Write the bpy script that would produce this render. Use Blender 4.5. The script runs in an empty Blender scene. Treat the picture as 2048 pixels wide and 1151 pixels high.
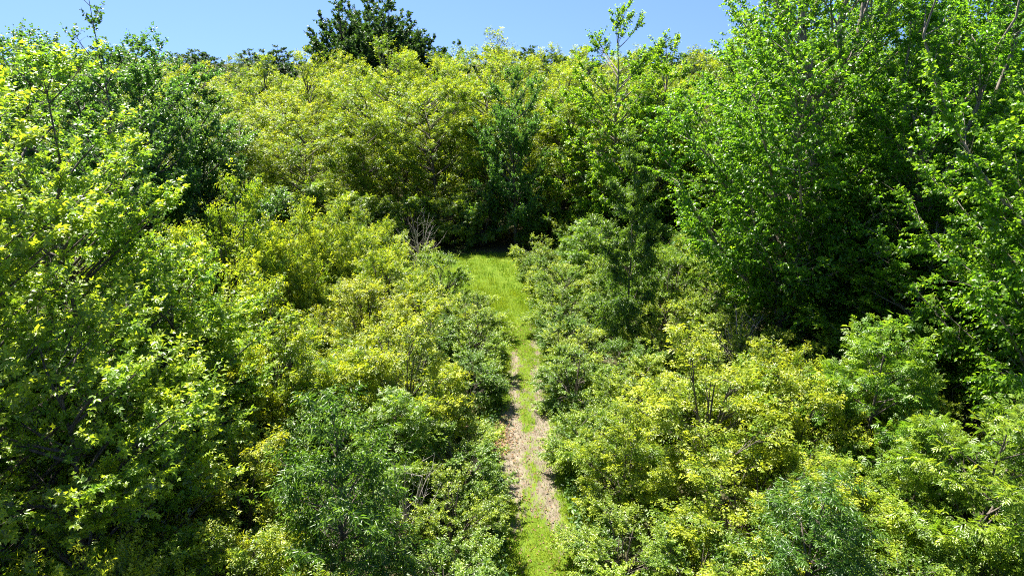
import bpy, math, random
import numpy as np

# ------------------------------------------------------------------ camera, sky, sun, exposure
sc = bpy.context.scene
col = sc.collection
R = math.radians

cam_data = bpy.data.cameras.new('camera')
cam_data.sensor_width = 36.0
cam_data.lens = 36.0 * 1365.0 / 2048.0
cam_data.clip_start = 0.1
cam_data.clip_end = 3000.0
cam = bpy.data.objects.new('camera', cam_data)
cam.location = (0.0, 0.0, 13.0)
cam.rotation_euler = (R(90.0 - 18.6), 0.0, 0.0)
col.objects.link(cam)
sc.camera = cam

SUN_AZ, SUN_EL = R(-40.0), R(60.0)          # azimuth clockwise from +Y
world = bpy.data.worlds.new('World')
sc.world = world
world.use_nodes = True
wn = world.node_tree
wn.nodes.clear()
sky = wn.nodes.new('ShaderNodeTexSky')
sky.sky_type = 'NISHITA'
sky.sun_disc = False
sky.sun_elevation = SUN_EL
sky.sun_rotation = SUN_AZ
sky.altitude = 300.0
sky.air_density = 1.0
sky.dust_density = 0.15
sky.ozone_density = 2.0
hs = wn.nodes.new('ShaderNodeHueSaturation')
hs.inputs['Hue'].default_value = .514
hs.inputs['Saturation'].default_value = 1.18
hs.inputs['Value'].default_value = .84
wt_ = wn.nodes.new('ShaderNodeTexCoord')
v1 = wn.nodes.new('ShaderNodeVectorMath'); v1.operation = 'MULTIPLY_ADD'
v1.inputs[1].default_value = (1, 1, .8); v1.inputs[2].default_value = (0, 0, .3)
v2 = wn.nodes.new('ShaderNodeVectorMath'); v2.operation = 'NORMALIZE'
wn.links.new(wt_.outputs['Generated'], v1.inputs[0]); wn.links.new(v1.outputs[0], v2.inputs[0]); wn.links.new(v2.outputs[0], sky.inputs['Vector'])
bg = wn.nodes.new('ShaderNodeBackground')
bg.inputs['Strength'].default_value = 0.055
wo = wn.nodes.new('ShaderNodeOutputWorld')
wn.links.new(sky.outputs['Color'], hs.inputs['Color'])
wn.links.new(hs.outputs['Color'], bg.inputs['Color'])
wn.links.new(bg.outputs['Background'], wo.inputs['Surface'])

sun_data = bpy.data.lights.new('sun', 'SUN')
sun_data.energy = 3.7
sun_data.angle = R(0.53)
sun_data.color = (1.0, 0.95, 0.86)
sun = bpy.data.objects.new('sun', sun_data)
sun.rotation_euler = (R(90) - SUN_EL, 0.0, math.pi - SUN_AZ)
sun.location = (-30, 40, 60)
col.objects.link(sun)

sc.view_settings.view_transform = 'Standard'
sc.view_settings.look = 'None'
sc.view_settings.gamma = 1.0
sc.view_settings.use_curve_mapping = False
sc.view_settings.exposure = 2.38
sc.render.engine = 'CYCLES'
cy = sc.cycles
cy.max_bounces = 8
cy.diffuse_bounces = 6
cy.glossy_bounces = 2
cy.transmission_bounces = 5
cy.transparent_max_bounces = 4
cy.use_denoising = False
cy.pixel_filter_type = 'BLACKMAN_HARRIS'
cy.filter_width = 1.05
cy.sample_clamp_indirect = 4.0
cy.caustics_reflective = False
cy.caustics_refractive = False

# ------------------------------------------------------------------ materials
def new_mat(name):
    m = bpy.data.materials.new(name)
    m.use_nodes = True
    m.node_tree.nodes.clear()
    return m, m.node_tree.nodes, m.node_tree.links

def leaf_material(name, old, young, trans_mix=0.42, gloss=0.5, rough=0.42, vary=0.32, under=None):
    """Leaf: two tones mixed by the leaf's own age, thin and light-passing, waxy."""
    m, n, l = new_mat(name)
    at = n.new('ShaderNodeAttribute'); at.attribute_name = 'age'
    rn = n.new('ShaderNodeAttribute'); rn.attribute_name = 'vary'
    oi = n.new('ShaderNodeObjectInfo')
    mix = n.new('ShaderNodeMix'); mix.data_type = 'RGBA'
    mix.inputs[6].default_value = (*old, 1); mix.inputs[7].default_value = (*young, 1)
    l.new(at.outputs['Fac'], mix.inputs[0])
    h = n.new('ShaderNodeHueSaturation')
    mr = n.new('ShaderNodeMapRange')
    mr.inputs['To Min'].default_value = 1.0 - vary; mr.inputs['To Max'].default_value = 1.0 + vary
    l.new(rn.outputs['Fac'], mr.inputs['Value'])
    mo = n.new('ShaderNodeMapRange')
    mo.inputs['To Min'].default_value = 0.498; mo.inputs['To Max'].default_value = 0.514
    l.new(oi.outputs['Random'], mo.inputs['Value'])
    l.new(mo.outputs['Result'], h.inputs['Hue'])
    l.new(mr.outputs['Result'], h.inputs['Value'])
    l.new(mix.outputs[2], h.inputs['Color'])
    p = n.new('ShaderNodeBsdfPrincipled')
    p.inputs['Roughness'].default_value = rough
    p.inputs['Specular IOR Level'].default_value = gloss
    if under:                                   # silvery underside
        ge = n.new('ShaderNodeNewGeometry'); um_ = n.new('ShaderNodeMix'); um_.data_type = 'RGBA'
        l.new(ge.outputs['Backfacing'], um_.inputs[0]); l.new(h.outputs['Color'], um_.inputs[6]); um_.inputs[7].default_value = (*under, 1)
        l.new(um_.outputs[2], p.inputs['Base Color'])
    else:
        l.new(h.outputs['Color'], p.inputs['Base Color'])
    tc = n.new('ShaderNodeMix'); tc.data_type = 'RGBA'; tc.blend_type = 'MULTIPLY'
    tc.inputs[0].default_value = 1.0
    tc.inputs[7].default_value = (1.75, 1.65, 0.7, 1)
    l.new(h.outputs['Color'], tc.inputs[6])
    t = n.new('ShaderNodeBsdfTranslucent')
    l.new(tc.outputs[2], t.inputs['Color'])
    mx = n.new('ShaderNodeMixShader'); mx.inputs[0].default_value = trans_mix
    l.new(p.outputs[0], mx.inputs[1]); l.new(t.outputs[0], mx.inputs[2])
    o = n.new('ShaderNodeOutputMaterial'); l.new(mx.outputs[0], o.inputs['Surface'])
    return m

def bark_material(name, a, b, scale=6.0):
    m, n, l = new_mat(name)
    tx = n.new('ShaderNodeTexCoord'); mp = n.new('ShaderNodeMapping')
    mp.inputs['Scale'].default_value = (scale * 3, scale * 3, scale * 0.5)
    nz = n.new('ShaderNodeTexNoise'); nz.inputs['Scale'].default_value = 2.0; nz.inputs['Detail'].default_value = 6
    l.new(tx.outputs['Object'], mp.inputs['Vector']); l.new(mp.outputs['Vector'], nz.inputs['Vector'])
    r = n.new('ShaderNodeValToRGB')
    r.color_ramp.elements[0].position = 0.35; r.color_ramp.elements[0].color = (*a, 1)
    r.color_ramp.elements[1].position = 0.68; r.color_ramp.elements[1].color = (*b, 1)
    l.new(nz.outputs['Fac'], r.inputs['Fac'])
    p = n.new('ShaderNodeBsdfPrincipled'); p.inputs['Roughness'].default_value = 0.85
    l.new(r.outputs['Color'], p.inputs['Base Color'])
    bp = n.new('ShaderNodeBump'); bp.inputs['Strength'].default_value = 0.6; bp.inputs['Distance'].default_value = 0.02
    l.new(nz.outputs['Fac'], bp.inputs['Height']); l.new(bp.outputs['Normal'], p.inputs['Normal'])
    o = n.new('ShaderNodeOutputMaterial'); l.new(p.outputs[0], o.inputs['Surface'])
    return m

M = {
    'boxelder':  leaf_material('boxelder_leaf',  (0.080, 0.172, 0.016), (0.360, 0.408, 0.028), 0.47, 0.45, 0.38),
    'golden':    leaf_material('golden_boxelder_leaf', (0.080, 0.168, 0.016), (0.385, 0.418, 0.034), 0.46, 0.45, 0.38),
    'maple':     leaf_material('maple_leaf',     (0.090, 0.200, 0.018), (0.310, 0.400, 0.026), 0.52, 0.45, 0.38, under=(.22, .29, .15)),
    'cottonwood':leaf_material('cottonwood_leaf',(0.084, 0.196, 0.015), (0.185, 0.300, 0.020), 0.60, 0.5, 0.36),
    'poplar':    leaf_material('poplar_leaf',    (0.064, 0.148, 0.030), (0.130, 0.235, 0.046), 0.48, 0.5, 0.36),
    'willow':    leaf_material('willow_leaf',    (0.062, 0.138, 0.018), (0.155, 0.245, 0.032), 0.46, 0.55, 0.36),
    'ash':       leaf_material('ash_leaf',       (0.086, 0.182, 0.016), (0.255, 0.340, 0.030), 0.47, 0.5, 0.36),
    'shrub':     leaf_material('shrub_leaf',     (0.072, 0.150, 0.018), (0.320, 0.390, 0.036), 0.45, 0.45, 0.38),
    'sumac':     leaf_material('sumac_leaf',     (0.068, 0.148, 0.020), (0.245, 0.325, 0.028), 0.46, 0.5, 0.36),
    'oak':       leaf_material('oak_leaf',       (0.030, 0.070, 0.016), (0.064, 0.120, 0.024), 0.36, 0.3, 0.5),
    'grass':     leaf_material('grass_blade',    (0.080, 0.170, 0.010), (0.220, 0.270, 0.022), 0.42, 0.3, 0.5),
    'weed':      leaf_material('weed_leaf',      (0.040, 0.100, 0.018), (0.140, 0.220, 0.035), 0.38, 0.4, 0.45),
    'dry':       leaf_material('dry_leaf',       (0.150, 0.075, 0.035), (0.300, 0.170, 0.090), 0.25, 0.3, 0.6),
    'bark':      bark_material('grey_brown_bark', (0.045, 0.035, 0.025), (0.16, 0.13, 0.10)),
    'pale_bark': bark_material('pale_furrowed_bark', (0.12, 0.095, 0.07), (0.36, 0.31, 0.25), 3.0),
    'dead_wood': bark_material('weathered_dead_wood', (0.22, 0.18, 0.15), (0.45, 0.41, 0.37)),
}

# ------------------------------------------------------------------ mesh helpers
def unit(v):
    return v / np.maximum(np.linalg.norm(v, axis=-1, keepdims=True), 1e-9)

UP = np.array([0.0, 0.0, 1.0])

def mesh_from(name, verts, faces, mat, attrs=None, smooth=False):
    """verts (N,3), faces (M,k): one mesh data block."""
    me = bpy.data.meshes.new(name)
    verts = np.ascontiguousarray(verts, dtype=np.float32); faces = np.ascontiguousarray(faces, dtype=np.int32)
    k = faces.shape[1]
    me.vertices.add(len(verts)); me.vertices.foreach_set('co', verts.ravel())
    me.loops.add(faces.size); me.loops.foreach_set('vertex_index', faces.ravel())
    me.polygons.add(len(faces))
    me.polygons.foreach_set('loop_start', np.arange(0, faces.size, k, dtype=np.int32))
    if smooth:
        me.polygons.foreach_set('use_smooth', np.ones(len(faces), dtype=bool))
    for nm, arr in (attrs or {}).items():
        a = me.attributes.new(nm, 'FLOAT', 'FACE')
        a.data.foreach_set('value', np.ascontiguousarray(arr, dtype=np.float32))
    me.materials.append(mat)
    me.update(calc_edges=True)
    return me

def tube(pts, rad, sides):
    pts = np.asarray(pts, float); rad = np.asarray(rad, float)
    n = len(pts)
    d = unit(np.gradient(pts, axis=0))
    ref = np.where(np.abs(d[:, 2:3]) > 0.9, np.array([[1.0, 0, 0]]), UP[None])
    a = unit(np.cross(d, ref)); b = np.cross(d, a)
    th = np.linspace(0, 2 * np.pi, sides, endpoint=False)
    ring = a[:, None] * np.cos(th)[None, :, None] + b[:, None] * np.sin(th)[None, :, None]
    v = (pts[:, None] + ring * rad[:, None, None]).reshape(-1, 3)
    i = np.arange(n - 1)[:, None] * sides; j = np.arange(sides)[None]
    j2 = (j + 1) % sides
    f = np.stack([i + j, i + j2, i + sides + j2, i + sides + j], -1).reshape(-1, 4)
    return v, f

class Wood:
    def __init__(self): self.v = []; self.f = []; self.n = 0
    def add(self, pts, rad, sides):
        v, f = tube(pts, rad, sides)
        self.v.append(v); self.f.append(f + self.n); self.n += len(v)
    def mesh(self, name, mat):
        if not self.v: return None
        return mesh_from(name, np.concatenate(self.v), np.concatenate(self.f), mat, smooth=True)

# leaf outlines: (x along the leaf, y across, z out of the blade); every leaf is folded along its midrib
def half_leaf(w1, w2, x1, x2, fold=0.22, droop=0.12):
    v = [(0, 0, 0), (x1, w1, w1 * fold * 2), (x2, w2, w2 * fold * 2 - droop * .5), (1, 0, -droop),
         (x2, -w2, w2 * fold * 2 - droop * .5), (x1, -w1, w1 * fold * 2)]
    f = [(0, 3, 2, 1), (0, 5, 4, 3)]
    return np.array(v, float), np.array(f)

def kite(w, x=0.42, fold=0.25, droop=0.12):
    v = [(0, 0, 0), (x, w, w * fold * 2), (1, 0, -droop), (x, -w, w * fold * 2)]
    return np.array(v, float), np.array([(0, 2, 1), (0, 3, 2)])

def compound(n_pairs, leaflet, width, terminal=0.42, spread=55, tris=True):
    vs, fs, k = [], [], 0
    base, f = kite(width)
    items = [(0.62, 0.0, terminal)]
    for i in range(n_pairs):
        x = 0.28 + 0.42 * i / max(n_pairs - 1, 1) if n_pairs > 1 else 0.45
        for s in (-1, 1):
            items.append((x, s * math.radians(spread - 8 * i), leaflet))
    for x, a, L in items:
        c, s_ = math.cos(a), math.sin(a)
        p = base * L
        q = np.stack([x + p[:, 0] * c - p[:, 1] * s_, p[:, 0] * s_ + p[:, 1] * c, p[:, 2] - 0.18 * abs(math.sin(a)) * p[:, 0] - 0.15 * x * x], -1)
        vs.append(q); fs.append(f + k); k += len(q)
    return np.concatenate(vs), np.concatenate(fs)

def lobed():
    vs, fs, k = [], [], 0
    for a, L, w in ((0, 0.85, .26), (58, .68, .26), (-58, .68, .26)):
        v, f = kite(w, 0.5, 0.1, 0.15)
        c, s_ = math.cos(R(a)), math.sin(R(a)); v = v * L
        vs.append(np.stack([0.15 + v[:, 0] * c - v[:, 1] * s_, v[:, 0] * s_ + v[:, 1] * c, v[:, 2] - .1 * abs(s_) * v[:, 0]], -1))
        fs.append(f + k); k += len(v)
    return np.concatenate(vs), np.concatenate(fs)

SHAPE = {
    'ovate': half_leaf(.22, .20, .28, .62),
    'small': kite(.26),
    'heart': half_leaf(.42, .30, .16, .50, 0.15, 0.15),
    'lance': kite(.13, .38, .3, .2),
    'pinnate5': compound(2, .46, .22, .50),
    'pinnate7': compound(3, .40, .19, .40),
    'lobed': lobed(),
    'deltoid': kite(.40, .30, .2, .15), 'oval2': kite(.30, .42, .2, .12), 'disc': kite(.40, .45, .18, .1),
    'round': half_leaf(.36, .36, .25, .68, 0.15, 0.1),
}

def leaves_mesh(name, P, A, N, L, age, vary, shape, mat):
    tv, tf = SHAPE[shape]
    B = np.cross(N, A)
    v = (P[:, None] + (A[:, None] * tv[None, :, 0:1] + B[:, None] * tv[None, :, 1:2] + N[:, None] * tv[None, :, 2:3]) * L[:, None, None]).reshape(-1, 3)
    f = (tf[None] + (np.arange(len(P)) * len(tv))[:, None, None]).reshape(-1, tf.shape[1])
    k = len(tf)
    return mesh_from(name, v, f, mat, {'age': np.repeat(age, k), 'vary': np.repeat(vary, k)})

# ------------------------------------------------------------------ growing a plant
PROFILE = {
    'round':  lambda u: np.sqrt(np.clip(1 - np.abs(np.clip(u, 0, 1) * 1.75 - .85) ** 2.3, 0, 1)),
    'oval':   lambda u: np.sin(np.pi * np.clip(u, 0, 1) ** 0.75) ** 0.65,
    'dome':   lambda u: np.sqrt(np.clip(1 - (np.clip(u, 0, 1) * 1.0) ** 2.2, 0, 1)) * (0.72 + 0.28 * np.minimum(u * 4, 1)),
    'cone':   lambda u: np.clip(1 - u, 0, 1) ** 0.75 * (0.6 + 0.4 * np.minimum(u * 5, 1)),
    'column': lambda u: np.clip((1 - u) * 2.2, 0, 1) ** 0.7 * (0.75 + 0.25 * np.minimum(u * 4, 1)),
    'vase':   lambda u: (0.45 + 0.55 * np.clip(u * 1.7, 0, 1)) * np.clip((1 - u) * 3.2, 0, 1) ** 0.6,
}

def bezier(p0, p1, p2, n):
    t = np.linspace(0, 1, n)[:, None]
    return (1 - t) ** 2 * p0 + 2 * t * (1 - t) * p1 + t * t * p2

def grow(kind, seed, H, Rad, zb, profile, leaders, n_limb, leaf, shape, mat, n_leaf, leaf_len,
         rise=0.6, arch=0.12, shoot=0.45, per_shoot=9, droop=0.25, flat=0.75, youth=0.6, fork=0.45,
         trunk_r=None, wood='bark', limbs_apart=False, inner=0.3, lean=0.0, bare_top=0.0, clump=1.0, lobes=0, lobe_r=.4, lead=.94):
    """One plant about its base at the origin -> dict of mesh data for its parts."""
    g = np.random.default_rng(seed)
    prof = PROFILE[profile]
    trunk_r = trunk_r or (0.012 * H + 0.02)
    parts = []                                   # (name, mesh)
    ld = []                                      # leader polylines
    main = Wood()
    if leaders == 1:
        z = np.linspace(0, H * lead, 9)
        wob = np.cumsum(g.normal(0, 0.012 * H, (9, 2)), 0) * (np.arange(9) / 9)[:, None] + lean * H * ((np.arange(9) / 8) ** 1.5)[:, None] * np.array([[1, 0]])
        p = np.column_stack([wob, z]); ld.append(p)
        main.add(p, np.linspace(trunk_r, trunk_r * .12, 9) + trunk_r * .45 * np.exp(-z * 2.5), 8)
    elif leaders > 1 and fork > 0:               # one bole that forks
        zf = H * fork
        p = np.column_stack([np.cumsum(g.normal(0, .01 * H, (6, 2)), 0) * (np.arange(6) / 6)[:, None], np.linspace(0, zf, 6)])
        main.add(p, np.linspace(trunk_r, trunk_r * .72, 6) + trunk_r * .4 * np.exp(-np.linspace(0, zf, 6) * 1.8), 10)
        ld.append(p)
        a0 = g.uniform(0, 6.28)
        for i in range(leaders):
            a = a0 + i * 6.28 / leaders + g.normal(0, .25)
            r = Rad * g.uniform(.3, .5)
            tip = np.array([p[-1, 0] + r * math.cos(a), p[-1, 1] + r * math.sin(a), H * g.uniform(.84, .96)])
            q = bezier(p[-1], p[-1] * .6 + tip * .4 + np.array([r * .25 * math.cos(a), r * .25 * math.sin(a), -.04 * H]), tip, 8)
            q[1:-1] += g.normal(0, .01 * H, (6, 3))
            ld.append(q); main.add(q, np.linspace(trunk_r * .62, trunk_r * .1, 8), 7)
    else:                                        # many stems from the ground
        for i in range(leaders):
            a = i * 2.4 + g.uniform(-.4, .4); r = Rad * g.uniform(.15, .7)
            zt = zb + (H - zb) * g.uniform(.6, .92)
            tip = np.array([r * math.cos(a), r * math.sin(a), zt])
            b = np.array([.12 * math.cos(a), .12 * math.sin(a), -0.05])
            q = bezier(b, np.array([r * .35 * math.cos(a), r * .35 * math.sin(a), zt * .65]), tip, 6)
            ld.append(q)
            w = Wood(); w.add(q, np.linspace(trunk_r, trunk_r * .25, 6), 5); parts.append(('stem', w.mesh(kind + '_stem', M[wood])))
    if main.v: parts.append(('trunk', main))
    # limbs to points spread over the crown's envelope
    uu = np.linspace(0.0, 1, 200); cdf = np.cumsum(prof(uu) + .08); cdf /= cdf[-1]
    k1, k2, k3 = g.uniform(0, 6.28, 3)
    segs = []                                    # (start, end, weight, tipness)
    lead_pts = np.concatenate(ld)
    if leaders == 1:
        for a_, b_ in zip(ld[0][5:-1], ld[0][6:]): segs.append((a_, b_, 1.0, .9, g.random()))
    C = []
    for q in range(lobes):
        u = float(np.interp((q + g.uniform(.3, .7)) / lobes, cdf, uu)); a = q * 2.39996 + g.normal(0, .3)
        r = Rad * float(prof(np.array(u))) * g.uniform(.6, .85)
        C.append((np.array([r * math.cos(a), r * math.sin(a), zb + (H - zb) * u * .93]), lobe_r * Rad * g.uniform(.75, 1.25)))
    for i in range(n_limb):
        inn = g.random() < inner
        u = float(np.interp((i + g.uniform(.2, .8)) / n_limb, cdf, uu))
        a = i * 2.39996 + g.normal(0, .25)
        lob = 1 + .17 * math.sin(2 * a + k1 + 4 * u) + .15 * math.sin(3 * a + k2 - 7 * u) + .13 * math.sin(5 * a + k3 + 13 * u)
        r = Rad * float(prof(np.array(u))) * lob * (g.uniform(.4, .8) if inn else g.uniform(.8, 1.06))
        z = zb + (H - zb) * u * (1 - .06 * g.random())
        cx = np.interp(z, ld[0][:, 2], ld[0][:, 0]) if leaders == 1 else 0
        cyy = np.interp(z, ld[0][:, 2], ld[0][:, 1]) if leaders == 1 else 0
        T = np.array([cx + r * math.cos(a), cyy + r * math.sin(a), z])
        if lobes and not (inn and g.random() < .5):
            c, lr = C[i % lobes]; od = unit(c * np.array([1, 1, .25]) + 1e-6)
            T = c + np.array([cx, cyy, 0]) + unit(g.normal(0, 1, 3) * .75 + od * .55 + UP * .5) * lr * g.uniform(.75, 1.05)
            T[2] = max(T[2], .12); z = T[2]; r = math.hypot(T[0] - cx, T[1] - cyy)
        want = T.copy(); want[2] = max(z - rise * r, 0.12 * H if fork or leaders == 1 else 0.15 * H)
        want[:2] = T[:2] * .35 + np.array([cx, cyy]) * .65
        S = lead_pts[np.argmin(np.linalg.norm((lead_pts - want) * np.array([1, 1, 1.3]), axis=1))]
        if leaders == 1:
            zs = want[2]; S = np.array([np.interp(zs, ld[0][:, 2], ld[0][:, c]) for c in range(3)])
        D = T - S; ln = np.linalg.norm(D)
        if ln < .15: continue
        p = bezier(S, (S + T) / 2 + UP * arch * ln + g.normal(0, .07 * ln, 3), T, 6)
        w = Wood(); r0 = min(.012 * ln + .006, trunk_r * .55)
        w.add(p, np.linspace(r0, .004, 6), 5)
        for j in range(5):
            if j >= 2: segs.append((p[j], p[j + 1], .35 if j < 4 else 2.2, j / 5, g.random()))
        n2 = int(ln * 2.0) + 3
        side = 1
        for j in range(n2):
            t = .28 + .7 * (j + g.random()) / n2
            x = t * 5; q0 = int(min(x, 4)); o = p[q0] + (p[q0 + 1] - p[q0]) * (x - q0)
            tan = unit(p[q0 + 1] - p[q0]); sd = unit(np.cross(tan, UP)); side = -side
            d = unit(tan * .65 + sd * side * .75 + UP * g.uniform(-.05, .45) + g.normal(0, .25, 3))
            l2 = (.22 * ln + .3) * (1.15 - .6 * t) * g.uniform(.7, 1.25)
            e1 = o + d * l2 * .5; e2 = o + d * l2 + UP * (-.1 * l2 * droop * 2)
            w.add([o, e1, e2], [.0055 + .002 * ln, .004, .002], 3)
            bv = g.random(); segs.append((o, e1, .45, t, bv)); segs.append((e1, e2, 2.4, .5 + .5 * t, bv))
        if limbs_apart and ln > .45 * Rad: parts.append(('limb', w.mesh(kind + '_limb', M[wood])))
        elif main.v: main.v += w.v; main.f += [f + main.n for f in w.f]; main.n += w.n
        else:
            own = int(np.argmin(np.linalg.norm(lead_pts - S, axis=1))) // 6       # the stem it grows from
            twig = parts[own]
            parts[own] = (twig[0], twig[1], twig[2] + [w] if len(twig) > 2 else [w])
    out = []
    for pt in parts:
        if isinstance(pt[1], Wood): out.append((pt[0], pt[1].mesh(kind + '_' + pt[0], M[wood])))
        elif len(pt) > 2:
            w = Wood(); me = pt[1]
            co = np.empty(len(me.vertices) * 3); me.vertices.foreach_get('co', co)
            fc = np.empty(len(me.loops), int); me.loops.foreach_get('vertex_index', fc)
            w.v.append(co.reshape(-1, 3)); w.f.append(fc.reshape(-1, 4)); w.n = len(me.vertices)
            for x in pt[2]:
                w.v += x.v; w.f += [f + w.n for f in x.f]; w.n += x.n
            bpy.data.meshes.remove(me)
            out.append((pt[0], w.mesh(kind + '_stem', M[wood])))
        else: out.append(pt)
    if n_leaf:
        s0 = np.array([s[0] for s in segs]); s1 = np.array([s[1] for s in segs])
        wt = np.array([s[2] for s in segs]) ** clump * np.linalg.norm(s1 - s0, axis=1); tip = np.array([s[3] for s in segs]); bvig = np.array([s[4] for s in segs])
        ns = max(n_leaf // per_shoot, 1)
        idx = g.choice(len(segs), ns, p=wt / wt.sum())
        tt = g.random((ns, 1))
        O = s0[idx] + (s1[idx] - s0[idx]) * tt
        sd = unit(s1[idx] - s0[idx])
        outw = O - np.array([0, 0, zb + (H - zb) * .35]); outw = unit(outw * np.array([1, 1, .7]))
        SD = unit(sd * .6 + outw * .45 + UP * .25 + g.normal(0, .32, (ns, 3)))
        SL = shoot * g.uniform(.6, 1.3, ns)
        vig = np.clip(youth * (.3 + .7 * tip[idx]) * (.25 + 1.05 * bvig[idx]) * g.uniform(.7, 1.3, ns), 0, 1.2)
        k = per_shoot
        f = (np.arange(k) + .5)[None] / k + g.uniform(-.04, .04, (ns, k))
        P = O[:, None] + SD[:, None] * (f * SL[:, None])[..., None]
        P[..., 2] -= (f ** 2 * SL[:, None] * .25 * droop * 2)
        ref = unit(np.cross(SD, UP + g.normal(0, .05, (ns, 3)))); oth = np.cross(SD, ref)
        th = np.arange(k)[None] * 2.39996 + g.uniform(0, 6.28, (ns, 1))
        rad = ref[:, None] * np.cos(th)[..., None] + oth[:, None] * np.sin(th)[..., None] * .6
        A = unit(SD[:, None] * (.35 + .55 * f[..., None]) + rad * .85 - UP * droop * g.uniform(.3, 1.5, (ns, k, 1)))
        N = UP * flat + rad * .15 + g.normal(0, .38, (ns, k, 3))
        N = unit(N - A * (N * A).sum(-1, keepdims=True))
        L = g.uniform(*leaf_len, (ns, k)) * (1.05 - .35 * f ** 3)
        age = np.clip(vig[:, None] * (.25 + .85 * f) + g.normal(0, .06, (ns, k)), 0, 1)
        q = lambda x: x.reshape(-1, *x.shape[2:])
        out.append(('crown', leaves_mesh(kind + '_crown', q(P), q(A), q(N), q(L), q(age), g.random(ns * k), shape, M[mat])))
    return out

# ------------------------------------------------------------------ putting plants in the place
def place(name, proto, x, y, label, cat, group=None, s=1.0, sz=None, rot=0.0, tilt=(0, 0)):
    e = bpy.data.objects.new(name, None)
    e.empty_display_size = .3
    e.location = (x, y, ground_z(x, y) - 0.03)
    e.scale = (s, s, sz if sz else s)
    e.rotation_euler = (tilt[0], tilt[1], rot)
    e['label'] = label; e['category'] = cat
    if group: e['group'] = group
    col.objects.link(e)
    tr = None
    for nm, me in proto:
        o = bpy.data.objects.new(nm, me); col.objects.link(o)
        o.parent = tr if (nm == 'limb' and tr) else e
        if nm == 'trunk': tr = o
        if nm == 'crown': o['kind'] = 'stuff'
    return e

# ------------------------------------------------------------------ the setting: ground and path
PATH = np.array([(3, 1.2), (14.7, .85), (18, .66), (22.5, .55), (29.5, .62), (33, .45), (36.5, .05), (40, -.7), (44, -1.5)])
def path_x(y): return np.interp(y, PATH[:, 0], PATH[:, 1])
def path_half(y): return 1.02 + .3 * np.exp(-((y - 21.3) / 1.6) ** 2) + .4 * np.clip((y - 33) / 6, 0, 1)

def wob(x, y):
    """slow irregular wandering between -1 and 1."""
    return .4 * np.sin(1.31 * x + .73 * y + .5) + .3 * np.sin(2.17 * x - 1.37 * y + 2.1) + .3 * np.sin(.53 * x + 3.11 * y + 4.2)

def ground_z(x, y):
    x = np.asarray(x, float); y = np.asarray(y, float)
    z = .10 * np.sin(x * .33 + 1.3) * np.cos(y * .27) + .06 * np.sin(x * .9 + y * .7)
    z = z * np.clip(np.abs(x - path_x(y)) / 4, .15, 1)
    return z + 1.0 * np.clip((y - 60) / 150, 0, 1) ** 1.3

def meadow_mask(x, y):
    e = np.minimum(np.minimum(y - 35.5 + .5 * wob(x, y), 47.0 + .5 * wob(x, y) - y), np.minimum(x + 8, 15 - x))
    p = np.where((y > 2) & (y < 44), path_half(y) + .55 + .45 * wob(x * 1.5, y * 1.3) - np.abs(x - path_x(y)), -1)
    return np.clip(np.maximum(e / 1.8, p / .4), 0, 1)

def axis_steps(lo, hi, a, b, fine, coarse):
    pts = list(np.arange(a, b, fine)) + [b]
    s, x = fine, a
    left = []
    while x > lo: s = min(s * 1.35, coarse); x -= s; left.append(x)
    s, x = fine, b
    right = []
    while x < hi: s = min(s * 1.35, coarse); x += s; right.append(x)
    return np.array(left[::-1] + pts + right)

gx = axis_steps(-900, 900, -14, 16, .25, 60); gy = axis_steps(-120, 1500, 6, 49, .25, 60)
X, Y = np.meshgrid(gx, gy)
pm = np.clip((path_half(Y) + .1 - np.abs(X - path_x(Y))) / .3, 0, 1) * (Y < 44) * (Y > 3)
Z = ground_z(X, Y) - .07 * pm
nx, ny = len(gx), len(gy)
i, j = np.meshgrid(np.arange(nx - 1), np.arange(ny - 1))
F = np.stack([j * nx + i, j * nx + i + 1, (j + 1) * nx + i + 1, (j + 1) * nx + i], -1).reshape(-1, 4)

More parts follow.
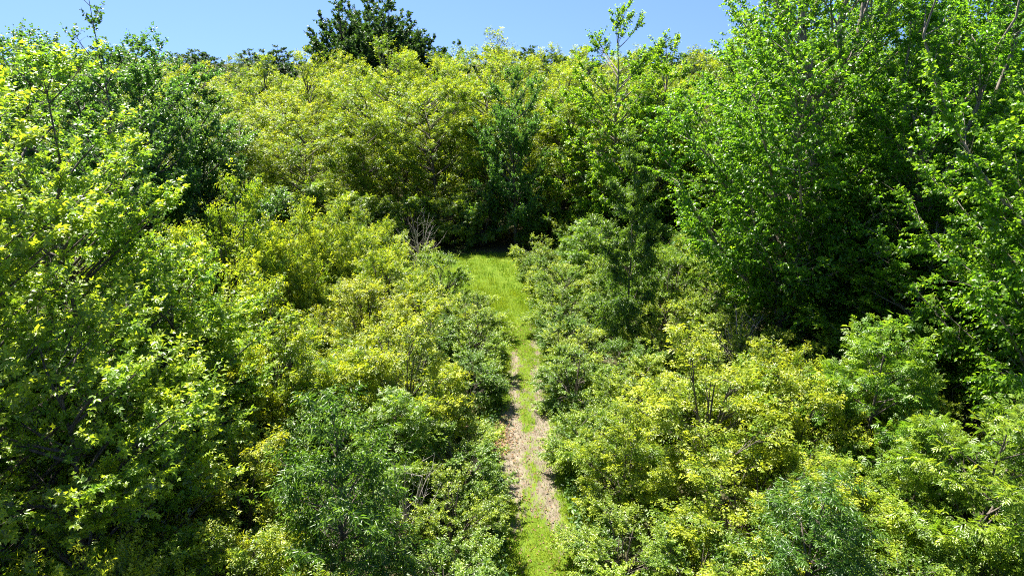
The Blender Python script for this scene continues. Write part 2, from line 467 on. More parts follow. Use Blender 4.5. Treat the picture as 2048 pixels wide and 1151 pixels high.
def ground_material():
    m, n, l = new_mat('woodland_ground')
    tx = n.new('ShaderNodeTexCoord')
    n1 = n.new('ShaderNodeTexNoise'); n1.inputs['Scale'].default_value = .9; n1.inputs['Detail'].default_value = 8
    n2 = n.new('ShaderNodeTexNoise'); n2.inputs['Scale'].default_value = 14; n2.inputs['Detail'].default_value = 6
    l.new(tx.outputs['Object'], n1.inputs['Vector']); l.new(tx.outputs['Object'], n2.inputs['Vector'])
    soil = n.new('ShaderNodeValToRGB'); e = soil.color_ramp.elements
    e[0].color = (.030, .045, .012, 1); e[0].position = .38; e[1].color = (.10, .075, .045, 1); e[1].position = .68
    l.new(n2.outputs['Fac'], soil.inputs['Fac'])
    gr = n.new('ShaderNodeValToRGB'); e = gr.color_ramp.elements
    e[0].color = (.055, .115, .008, 1); e[0].position = .3; e[1].color = (.135, .175, .016, 1); e[1].position = .7
    l.new(n1.outputs['Fac'], gr.inputs['Fac'])
    at = n.new('ShaderNodeAttribute'); at.attribute_name = 'meadow'
    ma = n.new('ShaderNodeMath'); ma.operation = 'MULTIPLY_ADD'; ma.inputs[1].default_value = 1.0
    nn = n.new('ShaderNodeMath'); nn.operation = 'MULTIPLY_ADD'; nn.inputs[1].default_value = 1.6; nn.inputs[2].default_value = -.8
    l.new(n2.outputs['Fac'], nn.inputs[0]); l.new(at.outputs['Fac'], ma.inputs[0]); l.new(nn.outputs[0], ma.inputs[2])
    cl = n.new('ShaderNodeMapRange'); cl.inputs['From Min'].default_value = .3; cl.inputs['From Max'].default_value = .6
    l.new(ma.outputs[0], cl.inputs['Value'])
    mx = n.new('ShaderNodeMix'); mx.data_type = 'RGBA'
    l.new(cl.outputs['Result'], mx.inputs[0]); l.new(soil.outputs['Color'], mx.inputs[6]); l.new(gr.outputs['Color'], mx.inputs[7])
    p = n.new('ShaderNodeBsdfPrincipled'); p.inputs['Roughness'].default_value = .95; p.inputs['Specular IOR Level'].default_value = .1
    l.new(mx.outputs[2], p.inputs['Base Color'])
    b = n.new('ShaderNodeBump'); b.inputs['Strength'].default_value = .8; b.inputs['Distance'].default_value = .06
    l.new(n2.outputs['Fac'], b.inputs['Height']); l.new(b.outputs['Normal'], p.inputs['Normal'])
    o = n.new('ShaderNodeOutputMaterial'); l.new(p.outputs[0], o.inputs['Surface'])
    return m

def path_material():
    """Sandy dirt with two wheel tracks and a ragged grassy crown; the coordinate u runs across the path."""
    m, n, l = new_mat('dirt_path')
    tx = n.new('ShaderNodeTexCoord')
    def noise(s, d=6, rough=.6):
        q = n.new('ShaderNodeTexNoise'); q.inputs['Scale'].default_value = s; q.inputs['Detail'].default_value = d; q.inputs['Roughness'].default_value = rough
        l.new(tx.outputs['Object'], q.inputs['Vector']); return q
    a, b, c = noise(1.4), noise(5.5, 10, .72), noise(45, 4)
    st = n.new('ShaderNodeMapping'); st.inputs['Scale'].default_value = (1.6, .45, 1)
    l.new(tx.outputs['Object'], st.inputs['Vector']); l.new(st.outputs['Vector'], b.inputs['Vector'])
    dirt = n.new('ShaderNodeValToRGB'); e = dirt.color_ramp.elements
    e[0].color = (.080, .060, .038, 1); e[0].position = .33; e[1].color = (.255, .220, .165, 1); e[1].position = .66
    l.new(b.outputs['Fac'], dirt.inputs['Fac'])
    grs = n.new('ShaderNodeValToRGB'); e = grs.color_ramp.elements
    e[0].color = (.055, .115, .008, 1); e[0].position = .3; e[1].color = (.135, .175, .016, 1); e[1].position = .7
    l.new(b.outputs['Fac'], grs.inputs['Fac'])
    at = n.new('ShaderNodeAttribute'); at.attribute_name = 'grassy'
    s1 = n.new('ShaderNodeMath'); s1.operation = 'MULTIPLY_ADD'; s1.inputs[1].default_value = 2.3; l.new(b.outputs['Fac'], s1.inputs[0]); l.new(at.outputs['Fac'], s1.inputs[2])
    s2 = n.new('ShaderNodeMath'); s2.operation = 'MULTIPLY_ADD'; s2.inputs[1].default_value = 1.0; l.new(a.outputs['Fac'], s2.inputs[0]); l.new(s1.outputs[0], s2.inputs[2])
    cl = n.new('ShaderNodeMapRange'); cl.inputs['From Min'].default_value = 2.02; cl.inputs['From Max'].default_value = 2.3
    l.new(s2.outputs[0], cl.inputs['Value'])
    mx = n.new('ShaderNodeMix'); mx.data_type = 'RGBA'
    l.new(cl.outputs['Result'], mx.inputs[0]); l.new(dirt.outputs['Color'], mx.inputs[6]); l.new(grs.outputs['Color'], mx.inputs[7])
    p = n.new('ShaderNodeBsdfPrincipled'); p.inputs['Roughness'].default_value = .95; p.inputs['Specular IOR Level'].default_value = .1
    l.new(mx.outputs[2], p.inputs['Base Color'])
    bp = n.new('ShaderNodeBump'); bp.inputs['Strength'].default_value = 1; bp.inputs['Distance'].default_value = .05
    l.new(b.outputs['Fac'], bp.inputs['Height']); l.new(bp.outputs['Normal'], p.inputs['Normal'])
    o = n.new('ShaderNodeOutputMaterial'); l.new(p.outputs[0], o.inputs['Surface'])
    return m

def sheet(name, verts, faces, mat, attr, vals):
    me = mesh_from(name, verts, faces, mat, smooth=True)
    a = me.attributes.new(attr, 'FLOAT', 'POINT'); a.data.foreach_set('value', np.ascontiguousarray(vals, dtype=np.float32))
    o = bpy.data.objects.new(name, me); o['kind'] = 'structure'; col.objects.link(o)
    return o
sheet('ground', np.stack([X, Y, Z], -1).reshape(-1, 3), F, ground_material(), 'meadow', meadow_mask(X, Y).ravel())

def grassy(y, u):
    """how much grass grows at u metres across the path (wheel tracks bare, crown and edges grown over)."""
    far = np.clip((y - 28) / 7, 0, 1)
    rut = np.exp(-((u - .52) / .24) ** 2) * (1 - .5 * far) * (.55 + .45 * np.clip((y - 15) / 3, 0, 1)) + np.exp(-((u + .5) / .22) ** 2) * (1 - far) * np.clip((y - 14.5) / 4, .25, 1)
    bare = np.exp(-((y - 21.0) / 3.6) ** 2) * np.clip(1.0 - u * .2, .5, 1.2)
    rim = np.clip((np.abs(u) - .85 - .5 * bare) / .25, 0, 1)
    g_ = .84 - .46 * rut - .34 * bare + .22 * wob(u * 3.1, y * 2.7) + .32 * far + .18 * np.clip((17.5 - y) / 2, 0, 1) + .12 * wob(u * 2, y * 1.2)
    return np.clip(np.maximum(g_, rim * 1.1), -.3, 1.2)

py = np.arange(3, 43.9, .16); pu = np.linspace(-1, 1, 25)
PY, PU = np.meshgrid(py, pu, indexing='ij')
pg = np.random.default_rng(5)
edge = 1 + .10 * wob(np.sign(PU) * 3, PY * 1.3) + .05 * wob(np.sign(PU) * 7, PY * 4)
PX = path_x(PY) + PU * path_half(PY) * edge
um = PU * path_half(PY)
PZ = ground_z(PX, PY) + .012 - .05 * np.exp(-((np.abs(um) - .55) / .2) ** 2) - .05 * np.abs(PU) ** 6 + pg.normal(0, .006, PX.shape)
n_, m_ = PX.shape
i, j = np.meshgrid(np.arange(n_ - 1), np.arange(m_ - 1), indexing='ij')
PF = np.stack([i * m_ + j, i * m_ + j + 1, (i + 1) * m_ + j + 1, (i + 1) * m_ + j], -1).reshape(-1, 4)
sheet('path', np.stack([PX, PY, PZ], -1).reshape(-1, 3), PF, path_material(), 'grassy', grassy(PY, um).ravel())

# ------------------------------------------------------------------ plants to draw from
P = {}
P['boxelder'] = [grow('boxelder', 10 + s, H, r, 1.0, 'round', 1, 84, None, 'pinnate5', 'boxelder', 10200, (.2, .29), rise=.7, arch=.03, shoot=.5, per_shoot=8, droop=.4, youth=yo, inner=.2, lobes=lo, lobe_r=.4, lead=.78)
                 for s, (H, r, yo, lo) in enumerate([(11.5, 3.4, 1.3, 15), (12.3, 3.1, 1.15, 18), (10.7, 3.7, 1.4, 13), (11.5, 2.9, .85, 15)])]
P['boxelder_small'] = [grow('boxelder_small', 30 + s, H, r, .5, 'dome', 6, 54, None, 'pinnate5', mt, 8600, (.15, .22), fork=0, trunk_r=.035, rise=.8, arch=.03, shoot=.42, per_shoot=8, droop=.45, youth=yo, lobes=9, lobe_r=.42)
                 for s, (H, r, yo, mt) in enumerate([(4.3, 2.1, 1.45, 'golden'), (4.8, 1.9, 1.2, 'boxelder'), (3.8, 2.2, 1.4, 'golden')])]
P['maple'] = [grow('maple', 50 + s, H, r, zb, pf, 1, n, None, 'lobed', 'maple', nl, ll, rise=.8, arch=-.02, shoot=.5, per_shoot=9, droop=.35, youth=1.25, limbs_apart=True, trunk_r=.12, lobes=lo, lobe_r=.36, lead=.88)
              for s, (H, r, zb, pf, n, nl, lo, ll) in enumerate([(13.8, 3.4, .8, 'column', 120, 36000, 26, (.11, .17)), (8.2, 2.9, .5, 'round', 70, 22000, 13, (.095, .145))])]
P['cottonwood'] = [grow('cottonwood', 70 + s, H, r, zb, 'oval', 3, n, None, 'deltoid', 'cottonwood', nl, (.115, .165), fork=.42, rise=1.1, arch=-.03, shoot=.6, per_shoot=9, droop=.7, flat=.35, youth=.75, limbs_apart=True, trunk_r=tr, wood='pale_bark', inner=.65, clump=.2)
                   for s, (H, r, zb, n, nl, tr) in enumerate([(22, 6.0, .8, 190, 108000, .34), (20, 5.0, .8, 160, 86000, .26)])]
P['cottonwood_young'] = [grow('cottonwood_young', 80 + s, H, r, 1.0, 'column', 1, 84, None, 'deltoid', 'cottonwood', 42000, (.12, .18), rise=.7, arch=.0, shoot=.5, per_shoot=8, droop=.5, flat=.6, youth=1.5, wood='pale_bark', lobes=20, lobe_r=.38, lead=.76)
                         for s, (H, r) in enumerate([(16, 4.6), (13.5, 4.2)])]
P['poplar'] = [grow('poplar', 90 + s, H, r, .8, pf, 1, 64, None, 'disc', 'poplar', 46000, (.09, .14), rise=.9, arch=-.04, shoot=.45, per_shoot=8, droop=.4, flat=.55, youth=.8, clump=.6, lobes=20, lobe_r=.36, lead=.86)
               for s, (H, r, pf) in enumerate([(13, 4.0, 'round'), (10.5, 3.1, 'round')])]
P['aspen'] = [grow('aspen', 100, 15, 1.7, 7, 'column', 1, 26, None, 'round', 'poplar', 3600, (.09, .13), rise=1.1, arch=0, shoot=.4, per_shoot=7, droop=.5, flat=.3, youth=.6, trunk_r=.07)]
P['willow'] = [grow('willow', 110 + s, H, r, .6, pf, 1, 44, None, 'lance', 'willow', nl, (.12, .18), rise=.8, arch=.05, shoot=.5, per_shoot=10, droop=.75, flat=.5, youth=.7, trunk_r=.06, clump=.5)
               for s, (H, r, pf, nl) in enumerate([(9.4, 1.35, 'column', 32000), (6.6, 1.6, 'oval', 16000)])]
P['ash'] = [grow('ash', 120 + s, H, r, .7, 'oval', 1, 40, None, 'pinnate7', 'ash', 4600, (.26, .36), rise=.7, arch=.0, shoot=.5, per_shoot=7, droop=.4, flat=.8, youth=.9, trunk_r=.07)
            for s, (H, r) in enumerate([(6.0, 1.9), (5.4, 2.1)])]
P['shrub'] = [grow('shrub', 130 + s, H, r, .15, 'dome', 8, 48, None, 'oval2', 'shrub', 22000, (.062, .098), fork=0, rise=.7, arch=.12, shoot=.38, per_shoot=11, droop=.3, flat=1.0, youth=yo, trunk_r=.03, lobes=9, lobe_r=.4)
              for s, (H, r, yo) in enumerate([(2.9, 1.9, 1.1), (3.3, 1.8, .7), (2.5, 2.0, 1.45), (3.0, 1.6, .35)])]
P['sumac'] = [grow('sumac', 150 + s, H, r, .6, 'dome', 7, 40, None, 'pinnate7', 'sumac', 4200, (.3, .44), fork=0, rise=.9, arch=.1, shoot=.4, per_shoot=8, droop=.7, flat=.9, youth=yo, trunk_r=.04, lobes=8, lobe_r=.42)
              for s, (H, r, yo) in enumerate([(4.4, 2.5, 1.4), (3.6, 2.1, .7)])]
P['oak'] = [grow('oak', 160 + s, H, r, 2.0, 'oval', 1, 50, None, 'round', 'oak', 9000, (.24, .36), rise=.5, arch=.05, shoot=.6, per_shoot=8, droop=.3, flat=.6, youth=.8)
            for s, (H, r) in enumerate([(14, 5.2), (15, 4.6)])]
P['upright'] = [grow('upright', 170 + s, H, r, 2.0, 'vase', 1, 90, None, 'deltoid', 'oak', 36000, (.25, .36), rise=1.6, arch=-.08, shoot=.6, per_shoot=8, droop=.15, flat=.4, youth=.9)
                for s, (H, r) in enumerate([(20.5, 4.4), (17, 3.9)])]
P['dead'] = [grow('dead_shrub', 180 + s, H, r, .8, 'vase', 5, 26, None, 'small', 'shrub', 0, (.1, .1), fork=0, rise=1.2, arch=-.03, droop=0, trunk_r=.035, wood='dead_wood')
             for s, (H, r) in enumerate([(4.4, 1.5), (2.2, 1.2)])]

rnd = random.Random(11)
def rr(a, b): return rnd.uniform(a, b)
taken = []
LANDMARK = []                                  # things one can find, to say where a look-alike stands
def put(name, key, k, x, y, label, cat='tree', group=None, h=None, s=1.0, r=None, rot=None, mark=None):
    proto = P[key][k % len(P[key])]
    e = place(name, proto, x, y, label, cat, group, s, (h if h else s), rr(0, 6.28) if rot is None else rot, (rr(-.05, .05), rr(-.05, .05)))
    taken.append((x, y, r if r is not None else .9))
    if mark: LANDMARK.append((x, y, mark))
    return e
def near_mark(x, y):
    return min(LANDMARK, key=lambda m: (m[0] - x) ** 2 + (m[1] - y) ** 2)[2]

# ---- single trees that stand out
put('maple_tree', 'maple', 0, -10.8, 16.2, 'tall lime green maple with leafy tips and dark trunk, in front of the sparse aspen', mark='the tall lime maple')
put('maple_tree', 'maple', 0, -10.7, 11.6, 'taller lime tipped maple growing next to the bushy dark maple', s=1.06)
put('maple_tree', 'maple', 1, -9.2, 17.4, 'bushy maple with pale silvery leaf undersides along its slope', h=.95, mark='the silvery maple')
put('maple_tree', 'maple', 1, -8.9, 11.4, 'bushy dark green maple with one lime spray on top, under the taller maple', h=1.02, mark='the bushy dark maple')
put('maple_tree', 'maple', 0, -13.6, 18.6, 'lime maple standing behind the tall lime maple, near the sparse aspen', s=1.02)
put('aspen_tree', 'aspen', 0, -15.8, 26.0, 'thin sparse aspen with sky showing between its dark leaves', s=1.08)
put('poplar_tree', 'poplar', 0, -18.0, 34.0, 'dense dark green poplar, the tallest of three stepping down in height', h=1.1, s=1.1, mark='the tallest dark poplar')
put('poplar_tree', 'poplar', 1, -16.2, 32.0, 'dense dark green poplar, the middle one of three stepping down in height', h=1.08, mark='the middle dark poplar')
put('poplar_tree', 'poplar', 1, -15.2, 34.4, 'dense dark green poplar, the lowest of three stepping down in height', h=.76, s=.9, mark='the lowest dark poplar')
put('poplar_tree', 'poplar', 0, -16.4, 37.0, 'dark green poplar half hidden behind the tallest and middle poplars', h=1.0, s=1.1)
put('poplar_tree', 'poplar', 0, -21.6, 36.4, 'dark green poplar behind the tallest dark poplar, away from the meadow', h=1.12, s=1.15)
put('poplar_tree', 'poplar', 0, -20.8, 30.0, 'dark green poplar standing between the sparse aspen and the tallest dark poplar', h=1.08, s=1.1)
put('boxelder_tree', 'boxelder_small', 1, -12.2, 28.4, 'slim yellow green boxelder in front of the dark poplars', h=1.7, s=1.05, mark='the slim boxelder')
put('boxelder_tree', 'boxelder_small', 0, -11.8, 23.2, 'yellow green boxelder with a dark stem behind the silvery maple', h=1.75, s=1.1, mark='the boxelder behind the silvery maple')
put('boxelder_tree', 'boxelder_small', 1, -7.6, 20.8, 'yellow boxelder rising between the silvery maple and the rounded boxelder', h=1.25, s=1.0, mark='the boxelder beside the silvery maple')
put('boxelder_tree', 'boxelder_small', 2, -8.0, 36.6, 'bright boxelder standing in the thicket below the dark poplars', h=1.15, s=.8, mark='the bright boxelder below the poplars')
put('boxelder_tree', 'boxelder_small', 0, -3.7, 20.9, 'rounded bright yellow boxelder in the thicket beside the brown litter of the path', h=1.16, s=1.1, mark='the rounded yellow boxelder')
put('willow_tree', 'willow', 1, -4.0, 13.2, 'slender willow with narrow dark leaves and one straight thin trunk', r=1.2, mark='the slender narrow leaved willow')
put('willow_tree', 'willow', 0, 5.3, 28.6, 'slim dark willow with drooping leaves rising from pale shrubs by the path', h=1.14, s=.95, mark='the slim dark willow')
put('cottonwood_tree', 'cottonwood', 0, 12.6, 30.0, 'huge cottonwood with a pale bole forking into three, its top out of sight', r=1.5, rot=1.2, mark='the huge forked cottonwood')
put('cottonwood_tree', 'cottonwood', 1, 19.4, 37.0, 'tall cottonwood with a thick grey bole showing through its lower leaves', r=1.5)
put('cottonwood_tree', 'cottonwood', 1, 20.6, 31.6, 'tall cottonwood with a slim leaning pale bole behind the glossy ash', r=1.5, mark='the cottonwood with the slim bole')
put('cottonwood_tree', 'cottonwood', 1, 17.6, 19.6, 'big mid green cottonwood overhanging the corner ash', r=1.5, mark='the overhanging cottonwood')
put('cottonwood_tree', 'cottonwood_young', 1, 15.0, 24.6, 'young cottonwood filling the hollow below the huge forked one', h=.62, s=.8)
put('cottonwood_tree', 'cottonwood_young', 0, 18.6, 25.2, 'young cottonwood beside the overhanging one, behind the glossy ash', h=.6, s=.75)
put('cottonwood_tree', 'cottonwood', 0, 17.5, 44.0, 'tall cottonwood filling the gap behind the thick grey bole', r=1.5)
put('cottonwood_tree', 'cottonwood', 1, 25.5, 40.5, 'tall cottonwood behind the slim pale bole, away from the meadow', r=1.5, h=1.1)
put('cottonwood_tree', 'cottonwood', 1, 16.4, 27.0, 'leafy cottonwood crowding in front of the slim pale bole', r=1.5, h=.85, s=.9)
put('cottonwood_tree', 'cottonwood_young', 0, 7.1, 48.2, 'bright young cottonwood with a pointed top against the sky', h=1.12, mark='the pointed young cottonwood')
put('cottonwood_tree', 'cottonwood_young', 1, 10.2, 48.8, 'bright young cottonwood with a rounded top beside the pointed one', h=1.07, mark='the rounded young cottonwood')
put('poplar_tree', 'poplar', 1, .3, 47.9, 'blue green poplar standing alone among yellow boxelders behind the meadow', h=1.22, s=.85, mark='the lone blue green poplar')
put('ash_tree', 'ash', 0, 11.0, 18.6, 'small ash with pale glossy leaves, alone in front of the shaded cottonwood boles', mark='the pale glossy ash')
put('ash_tree', 'ash', 1, 11.4, 13.9, 'small ash at the thicket corner under the overhanging cottonwood', mark='the corner ash')
put('boxelder_tree', 'boxelder_small', 0, 6.2, 19.2, 'yellow lime boxelder, the tallest of the lime clump opposite the brown litter', h=1.08, s=1.3, mark='the yellow lime boxelder clump')
put('boxelder_tree', 'boxelder_small', 2, 8.7, 18.8, 'yellow lime boxelder in the lime clump, beside the glossy ash', h=1.08, s=.95)
put('boxelder_tree', 'boxelder_small', 1, 3.4, 17.5, 'yellow lime boxelder leaning out over the dirt path', h=.72, s=.8)
put('boxelder_tree', 'boxelder_small', 2, 6.2, 15.6, 'broad yellow lime boxelder in front of the lime clump', h=.85, s=1.2)
put('boxelder_tree', 'boxelder_small', 1, 8.7, 15.4, 'low yellow lime boxelder between the broad one and the corner ash', h=.58)
put('boxelder_tree', 'boxelder_small', 0, -7.0, 14.6, 'yellow boxelder between the slender willow and the bushy dark maple', h=.95, s=.8, mark='the yellow boxelder by the willow')
put('boxelder_tree', 'boxelder_small', 1, -6.0, 11.8, 'yellow boxelder at the foot of the slender willow, beside the bushy maple', h=.8, s=.85)
for x, y, h, lb in [(-8.0, 13.0, 1.5, 'bare grey dead twigs sticking up beside the bushy dark maple'), (-2.9, 15.6, 1.35, 'bare grey dead twigs between the slender willow and the path'),
                    (-4.9, 15.0, 1.3, 'bare dead twigs behind the slender willow'), (9.6, 26.6, 1.5, 'bare brown dead shrub below the huge forked cottonwood'), (-6.3, 24.0, 1.3, 'bare dead branches poking out of the thicket by the rounded boxelder')]:
    put('dead_shrub', 'dead', 1, x, y, lb, 'shrub', h=h, r=.3)
put('dead_shrub', 'dead', 0, -5.7, 41.4, 'bare dead grey shrub with upright branches at the meadow edge', 'shrub', r=2.3, mark='the bare dead shrub')

# ---- the tree wall behind the meadow
k = 0
ROWNAME = ['front', 'second', 'third', 'fourth', 'last']
for row, (y0, hh, x0, x1, st) in enumerate([(51, 1.02, -25, 22, 4.8), (56, 1.13, -30, 26, 4.8), (62.5, 1.2, -38, 32, 5.2), (70, 1.22, -46, 38, 5.6), (79, 1.23, -56, 46, 6.2)]):
    x = x0 + (row % 2) * 2.2
    while x < x1:
        xx, yy = x + rr(-.9, .9), y0 + rr(-1.3, 1.3)
        near = min(math.hypot(xx - a, yy - b) for a, b, c in taken)
        if near > 2.0:
            put('boxelder_tree', 'boxelder', k, xx, yy, ['full yellow', 'tall yellow', 'broad lime', 'narrow greenish'][k % 4] + ' boxelder, ' + ROWNAME[row] + ' row of tree wall behind ' + near_mark(xx, min(yy, 49)),
                'tree', 'boxelders in the wall behind the meadow', h=hh * rr(.86, 1.05) * (.93 if xx < -14 - row * 2 else 1.0), s=rr(.95, 1.15))
        k += 1; x += st
# ---- upright dark trees and far oaks above the wall
for x, y, kk, h, lb in [(-19.6, 85, 0, 1.0, 'dark upright tree with feathery top, tallest of the clump above the wall'), (-15.2, 84, 0, .98, 'dark upright tree in the middle of the tall clump above the wall'),
                        (-17.2, 89, 0, 1.06, 'dark upright tree rising behind the tall clump above the wall'), (-11.6, 86, 1, .98, 'dark upright tree at the lower shoulder of the tall clump')]:
    put('upright_tree', 'upright', kk, x, y, lb, h=h)
for x, y, h in [(-77, 118, 1.05), (-70, 122, 1.0), (-62, 118, .98), (-55, 124, .97), (-48, 120, .95), (-41, 122, .97), (-34, 118, .93), (-27, 112, .93), (-7.4, 95, 1.1), (-2, 98, .98), (4, 100, .98), (10, 102, .98), (16, 98, 1.0), (22, 100, 1.0), (30, 98, 1.05), (38, 96, 1.05), (-22, 130, 1.0), (-66, 100, .95), (-56, 96, .9), (-46, 94, .9)]:
    put('oak_tree', 'oak', k, x, y, 'dark round crowned oak on the skyline behind the boxelder wall', 'tree', 'far oaks on the skyline', h=h); k += 1
for q in range(80):
    y = 135 + 1.9 * q + rr(-4, 4); x = rr(-.85, .75) * y
    put('oak_tree', 'oak', q, x, y, 'distant dark oak in the far woods beyond the skyline oaks', 'tree', 'distant oaks in the far woods', h=rr(.9, 1.06), s=rr(1.1, 1.5))
# ---- woods closing the two sides
for x, y, key, h in [(-24, 30, 'poplar', 1.0), (-27, 37, 'boxelder', 1.05), (-22, 42, 'boxelder', .95), (-31, 45, 'poplar', 1.0), (-20, 22, 'boxelder', .95), (-16.5, 19, 'poplar', .8), (-36, 55, 'oak', .9)]:
    put(key + '_tree', key, k, x, y, key + ' tree in the side woods behind ' + near_mark(x, y), 'tree', 'woods behind the maples', h=h); k += 1
for x, y, key, h in [(26, 39, 'cottonwood_young', 1.0), (30, 33, 'boxelder', 1.1), (26, 26, 'cottonwood_young', .9), (16, 49, 'boxelder', 1.0), (23, 50, 'boxelder', 1.1), (31, 45, 'boxelder', 1.2), (38, 54, 'oak', 1.0), (16.5, 43, 'cottonwood_young', .8), (24, 44, 'boxelder', 1.0), (23, 24, 'boxelder', .8)]:
    put(key.split('_')[0] + '_tree', key, k, x, y, key.split('_')[0] + ' tree in the side woods behind ' + near_mark(x, y), 'tree', 'woods behind the cottonwoods', h=h); k += 1

# ---- low shrubs at the foot of the wall
for x, y, kk, h, s, lb in [(-14.6, 46.8, 0, 1.1, 1.0, 'rounded dark sumac with bright leaf tips, largest at the foot of the wall'), (-10.8, 47.2, 0, 1.0, .95, 'rounded dark sumac beside the largest one at the foot of the wall'),
                           (-18.6, 46, 0, .95, 1.0, 'rounded sumac at the end of the row below the dark poplars'),
                           (-7.4, 48.2, 0, .86, .95, 'bright sumac behind the bare dead shrub'), (-4.4, 48.6, 0, .86, .85, 'green sumac between the bare shrub and the blue green poplar'),
                           (-2.2, 48.2, 1, 1.15, .8, 'pale greyish sumac in front of the blue green poplar'), (2.4, 48.0, 1, .85, .9, 'low dark sumac hanging over the far edge of the meadow'),
                           (11.4, 48.0, 1, .9, 1.0, 'dark sumac below the rounded young cottonwood'), (6.0, 47.8, 1, .8, 1.0, 'low sumac at the base of the pointed young cottonwood')]:
    put('sumac_shrub', 'sumac', kk, x, y, lb, 'shrub', 'sumacs at the foot of the wall', h=h, s=s, r=1.2)
put('low_shrub', 'shrub', 2, 3.9, 46.4, 'small pale yellow shrub at the far corner of the meadow', 'shrub', h=.9, s=.75)

# ---- thickets on both sides of the path
def free(x, y, d):
    if y < 44 and abs(x - path_x(y)) < path_half(y) + 1.2: return False
    if 33 < y < 47.6 and -.5 * (y - 33) - 2.0 < x < 2.0: return False
    if 43.2 < y < 47.0 and x < 14 and x > -4.6: return False
    return all((x - a) ** 2 + (y - b) ** 2 > (d * .5 + c) ** 2 for a, b, c in taken)
LOOK = ['yellow tipped', 'mid green', 'pale yellow green', 'dark green']
edge_y = [15.4, 17.7, 19.4, 24.4, 26.7, 29.0, 31.3, 33.6, 35.9, 38.3, 40.8]
LINE = ['in front of', 'level with', 'behind']
for q, y in enumerate(edge_y):
    for sd in (-1, 1):
        x = float(path_x(y)) + sd * (float(path_half(y)) + (1.25 if sd < 0 else .75) + rr(0, .3))
        if (sd > 0 and y < 19) or (sd < 0 and y > 32): continue
        kk = q + (sd > 0) * 2
        put('honeysuckle_shrub', 'shrub', kk, x, y + rr(-.3, .3), LOOK[kk % 4] + ' honeysuckle lining the path, ' + ('maple' if sd < 0 else 'cottonwood') + ' side, by ' + near_mark(x, y), 'shrub',
            'shrubs lining the path, ' + ('maple' if sd < 0 else 'cottonwood') + ' side', h=rr(.62, .8) + (.12 if y > 33 else 0), s=rr(.78, .9), r=1.0)
for x, y, kk, s_, h, lb in [(2.9, 14.6, 0, .85, .6, 'low yellow tipped honeysuckle at the foot of the yellow lime boxelder leaning over the path'), (4.4, 13.0, 1, .9, .7, 'mid green honeysuckle in front of the broad yellow lime boxelder'),
                            (3.0, 12.2, 2, .85, .6, 'low pale honeysuckle at the open end of the path'), (-1.5, 13.0, 1, .9, .7, 'mid green honeysuckle between the slender willow and the path')]:
    put('honeysuckle_shrub', 'shrub', kk, x, y, lb, 'shrub', 'shrubs lining the path', h=h, s=s_, r=.9)
n_try = 0; cnt = 0
while n_try < 6000 and cnt < 190:
    n_try += 1
    y = rr(9.2, 38) if rnd.random() < .75 else rr(38, 48); x = rr(-.95, .95) * (y * .72 + 5)
    if not free(x, y, 1.75): continue
    side = x < path_x(y)
    away = abs(x - float(path_x(y)))
    mixed = rnd.random()
    if side and y > 31 and away < 6.5: mixed = 1
    if mixed < .09 and away > 2.6:
        put('sumac_shrub', 'sumac', cnt, x, y, 'bright tipped sumac growing in the thicket near ' + near_mark(x, y), 'shrub', 'sumacs in the thicket', h=rr(.6, .8), s=rr(.6, .8), r=.85)
    elif mixed < .17 and away > 2.6:
        put('ash_sapling', 'ash', cnt, x, y, 'small ash sapling with long leaves near ' + near_mark(x, y), 'tree', 'ash saplings in the thicket', h=rr(.5, .75), s=rr(.65, .85), r=.8)
    elif mixed < .22 and away > 2.6:
        put('willow_sapling', 'willow', 1, x, y, 'small narrow leaved willow sapling near ' + near_mark(x, y), 'tree', 'willow saplings in the thicket', h=rr(.5, .75), s=rr(.75, .95), r=.8)
    elif side and mixed < (.55 if away > 4.5 else .36) and y < 38:
        put('boxelder_sapling', 'boxelder_small', cnt, x, y, 'young yellow green boxelder in the thicket next to ' + near_mark(x, y), 'tree', 'boxelder saplings in the thicket', h=min(.55 + .075 * away, 1.45) * rr(.85, 1.15), s=rr(.7, .95), r=.85)
    else:
        kk = cnt if side else (cnt * 7 // 3)
        put('honeysuckle_shrub', 'shrub', kk, x, y, LOOK[kk % 4] + ' honeysuckle shrub in the thicket near ' + near_mark(x, y), 'shrub', 'shrubs in the thicket, ' + ('maple' if side else 'cottonwood') + ' side',
            h=(rr(.6, 1.05) if y < 33 else rr(.8, 1.15)), s=rr(.75, 1.1), r=.85)
    cnt += 1

# ------------------------------------------------------------------ grass, weeds and litter
def stuff(name, me):
    o = bpy.data.objects.new(name, me); o['kind'] = 'stuff'; col.objects.link(o); return o

def blades(name, x, y, h, w, mat, age, g, lean=.5):
    n = len(x); a = g.uniform(0, 6.28, n); z = ground_z(x, y) - .02
    dx, dy = np.cos(a), np.sin(a)
    l = g.uniform(.1, lean, n) * h; b = g.uniform(0, 6.28, n)
    v = np.stack([np.stack([x - dx * w, y - dy * w, z], -1), np.stack([x + dx * w, y + dy * w, z], -1),
                  np.stack([x + l * np.cos(b), y + l * np.sin(b), z + h], -1)], 1).reshape(-1, 3)
    f = np.arange(n * 3).reshape(-1, 3)
    return stuff(name, mesh_from(name, v, f, M[mat], {'age': age, 'vary': g.random(n)}))

g = np.random.default_rng(77)
# meadow grass
n = 75000
x = g.uniform(-8, 14, n); y = g.uniform(35, 47.2, n)
ok = meadow_mask(x, y) > g.random(n) * .9
x, y = x[ok], y[ok]
blades('meadow_grass', x, y, g.uniform(.06, .16, len(x)) * (1 + .9 * np.clip(wob(x * 2.3, y * 2.1), -.4, 1)) + (g.random(len(x)) < .03) * .25, g.uniform(.008, .016, len(x)), 'grass', np.clip(.35 + .35 * wob(x, y) + .2 * wob(x * 3, y * 3) + g.normal(0, .2, len(x)), 0, 1), g)
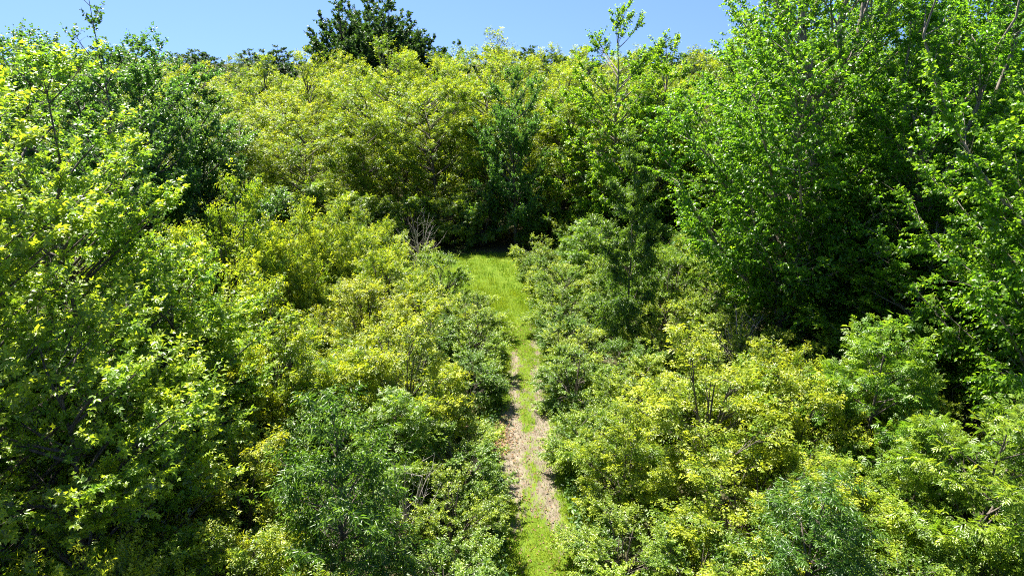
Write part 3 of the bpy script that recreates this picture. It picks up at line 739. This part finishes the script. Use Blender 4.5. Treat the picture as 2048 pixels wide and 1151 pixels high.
# grass of the path: crown, edges and tufts
n = 170000
y = g.uniform(10, 40, n); u = g.uniform(-2.1, 2.1, n); x = path_x(y) + u
pr = np.where(np.abs(u) < path_half(y), np.clip(grassy(y, u) * 1.5 - .55 + .35 * wob(x * 6, y * 5), 0.10, 1), np.clip(1 - (np.abs(u) - path_half(y)) / 1.1, 0, 1)) * np.clip((40 - y) / 7, 0, 1)
ok = pr > g.random(n); x, y, u = x[ok], y[ok], u[ok]
edge_h = np.clip((np.abs(u) - .8) / .8, 0, 1)
blades('path_grass', x, y, g.uniform(.05, .13, len(x)) + edge_h * g.uniform(0, .45, len(x)) * (g.random(len(x)) < .5), g.uniform(.006, .013, len(x)), 'grass', np.clip(.5 + .35 * wob(x, y) + g.normal(0, .25, len(x)), 0, 1), g, .8)
# broad leaved weeds over the ground of the thickets and along the path
n = 45000
y = g.uniform(10, 48, n); x = np.where(g.random(n) < .3, path_x(y) + (path_half(y) + g.exponential(.5, n)) * np.where(g.random(n) < .5, -1, 1), g.uniform(-1, 1, n) * (y * .8 + 4))
ok = (np.abs(x - path_x(y)) > path_half(y) - .15) & ((meadow_mask(x, y) < .25 + .3 * g.random(n)) | ((y < 34) & (g.random(n) < .8))); x, y = x[ok], y[ok]
n = len(x); zz = ground_z(x, y) + g.uniform(.02, .45, n) ** 1.3
a = g.uniform(0, 6.28, n); A = unit(np.stack([np.cos(a), np.sin(a), g.uniform(-.3, .3, n)], -1))
N = UP + g.normal(0, .35, (n, 3)); N = unit(N - A * (N * A).sum(-1, keepdims=True))
stuff('undergrowth_weeds', leaves_mesh('undergrowth_weeds', np.stack([x, y, zz], -1), A, N, g.uniform(.08, .2, n), np.clip(g.normal(.35, .25, n), 0, 1), g.random(n), 'small', M['weed']))
# dry leaves and bits scattered over the dirt of the path
n = 1500
y = g.uniform(13, 33, n); x = path_x(y) + g.normal(0, .6, n); zz = ground_z(x, y) + g.uniform(.012, .04, n)
a = g.uniform(0, 6.28, n); A = unit(np.stack([np.cos(a), np.sin(a), g.uniform(-.2, .3, n)], -1))
N = UP + g.normal(0, .3, (n, 3)); N = unit(N - A * (N * A).sum(-1, keepdims=True))
stuff('dry_debris', leaves_mesh('dry_debris', np.stack([x, y, zz], -1), A, N, g.uniform(.03, .1, n), g.random(n), g.random(n), 'small', M['dry']))
# brown leaf litter on the bare verge
n = 2600
x = g.normal(-.95, .42, n); y = g.normal(21.6, .75, n); zz = ground_z(x, y) + g.uniform(.015, .06, n)
a = g.uniform(0, 6.28, n); A = unit(np.stack([np.cos(a), np.sin(a), g.uniform(-.2, .3, n)], -1))
N = UP + g.normal(0, .4, (n, 3)); N = unit(N - A * (N * A).sum(-1, keepdims=True))
stuff('leaf_litter', leaves_mesh('leaf_litter', np.stack([x, y, zz], -1), A, N, g.uniform(.06, .12, n), g.random(n), g.random(n), 'small', M['dry']))
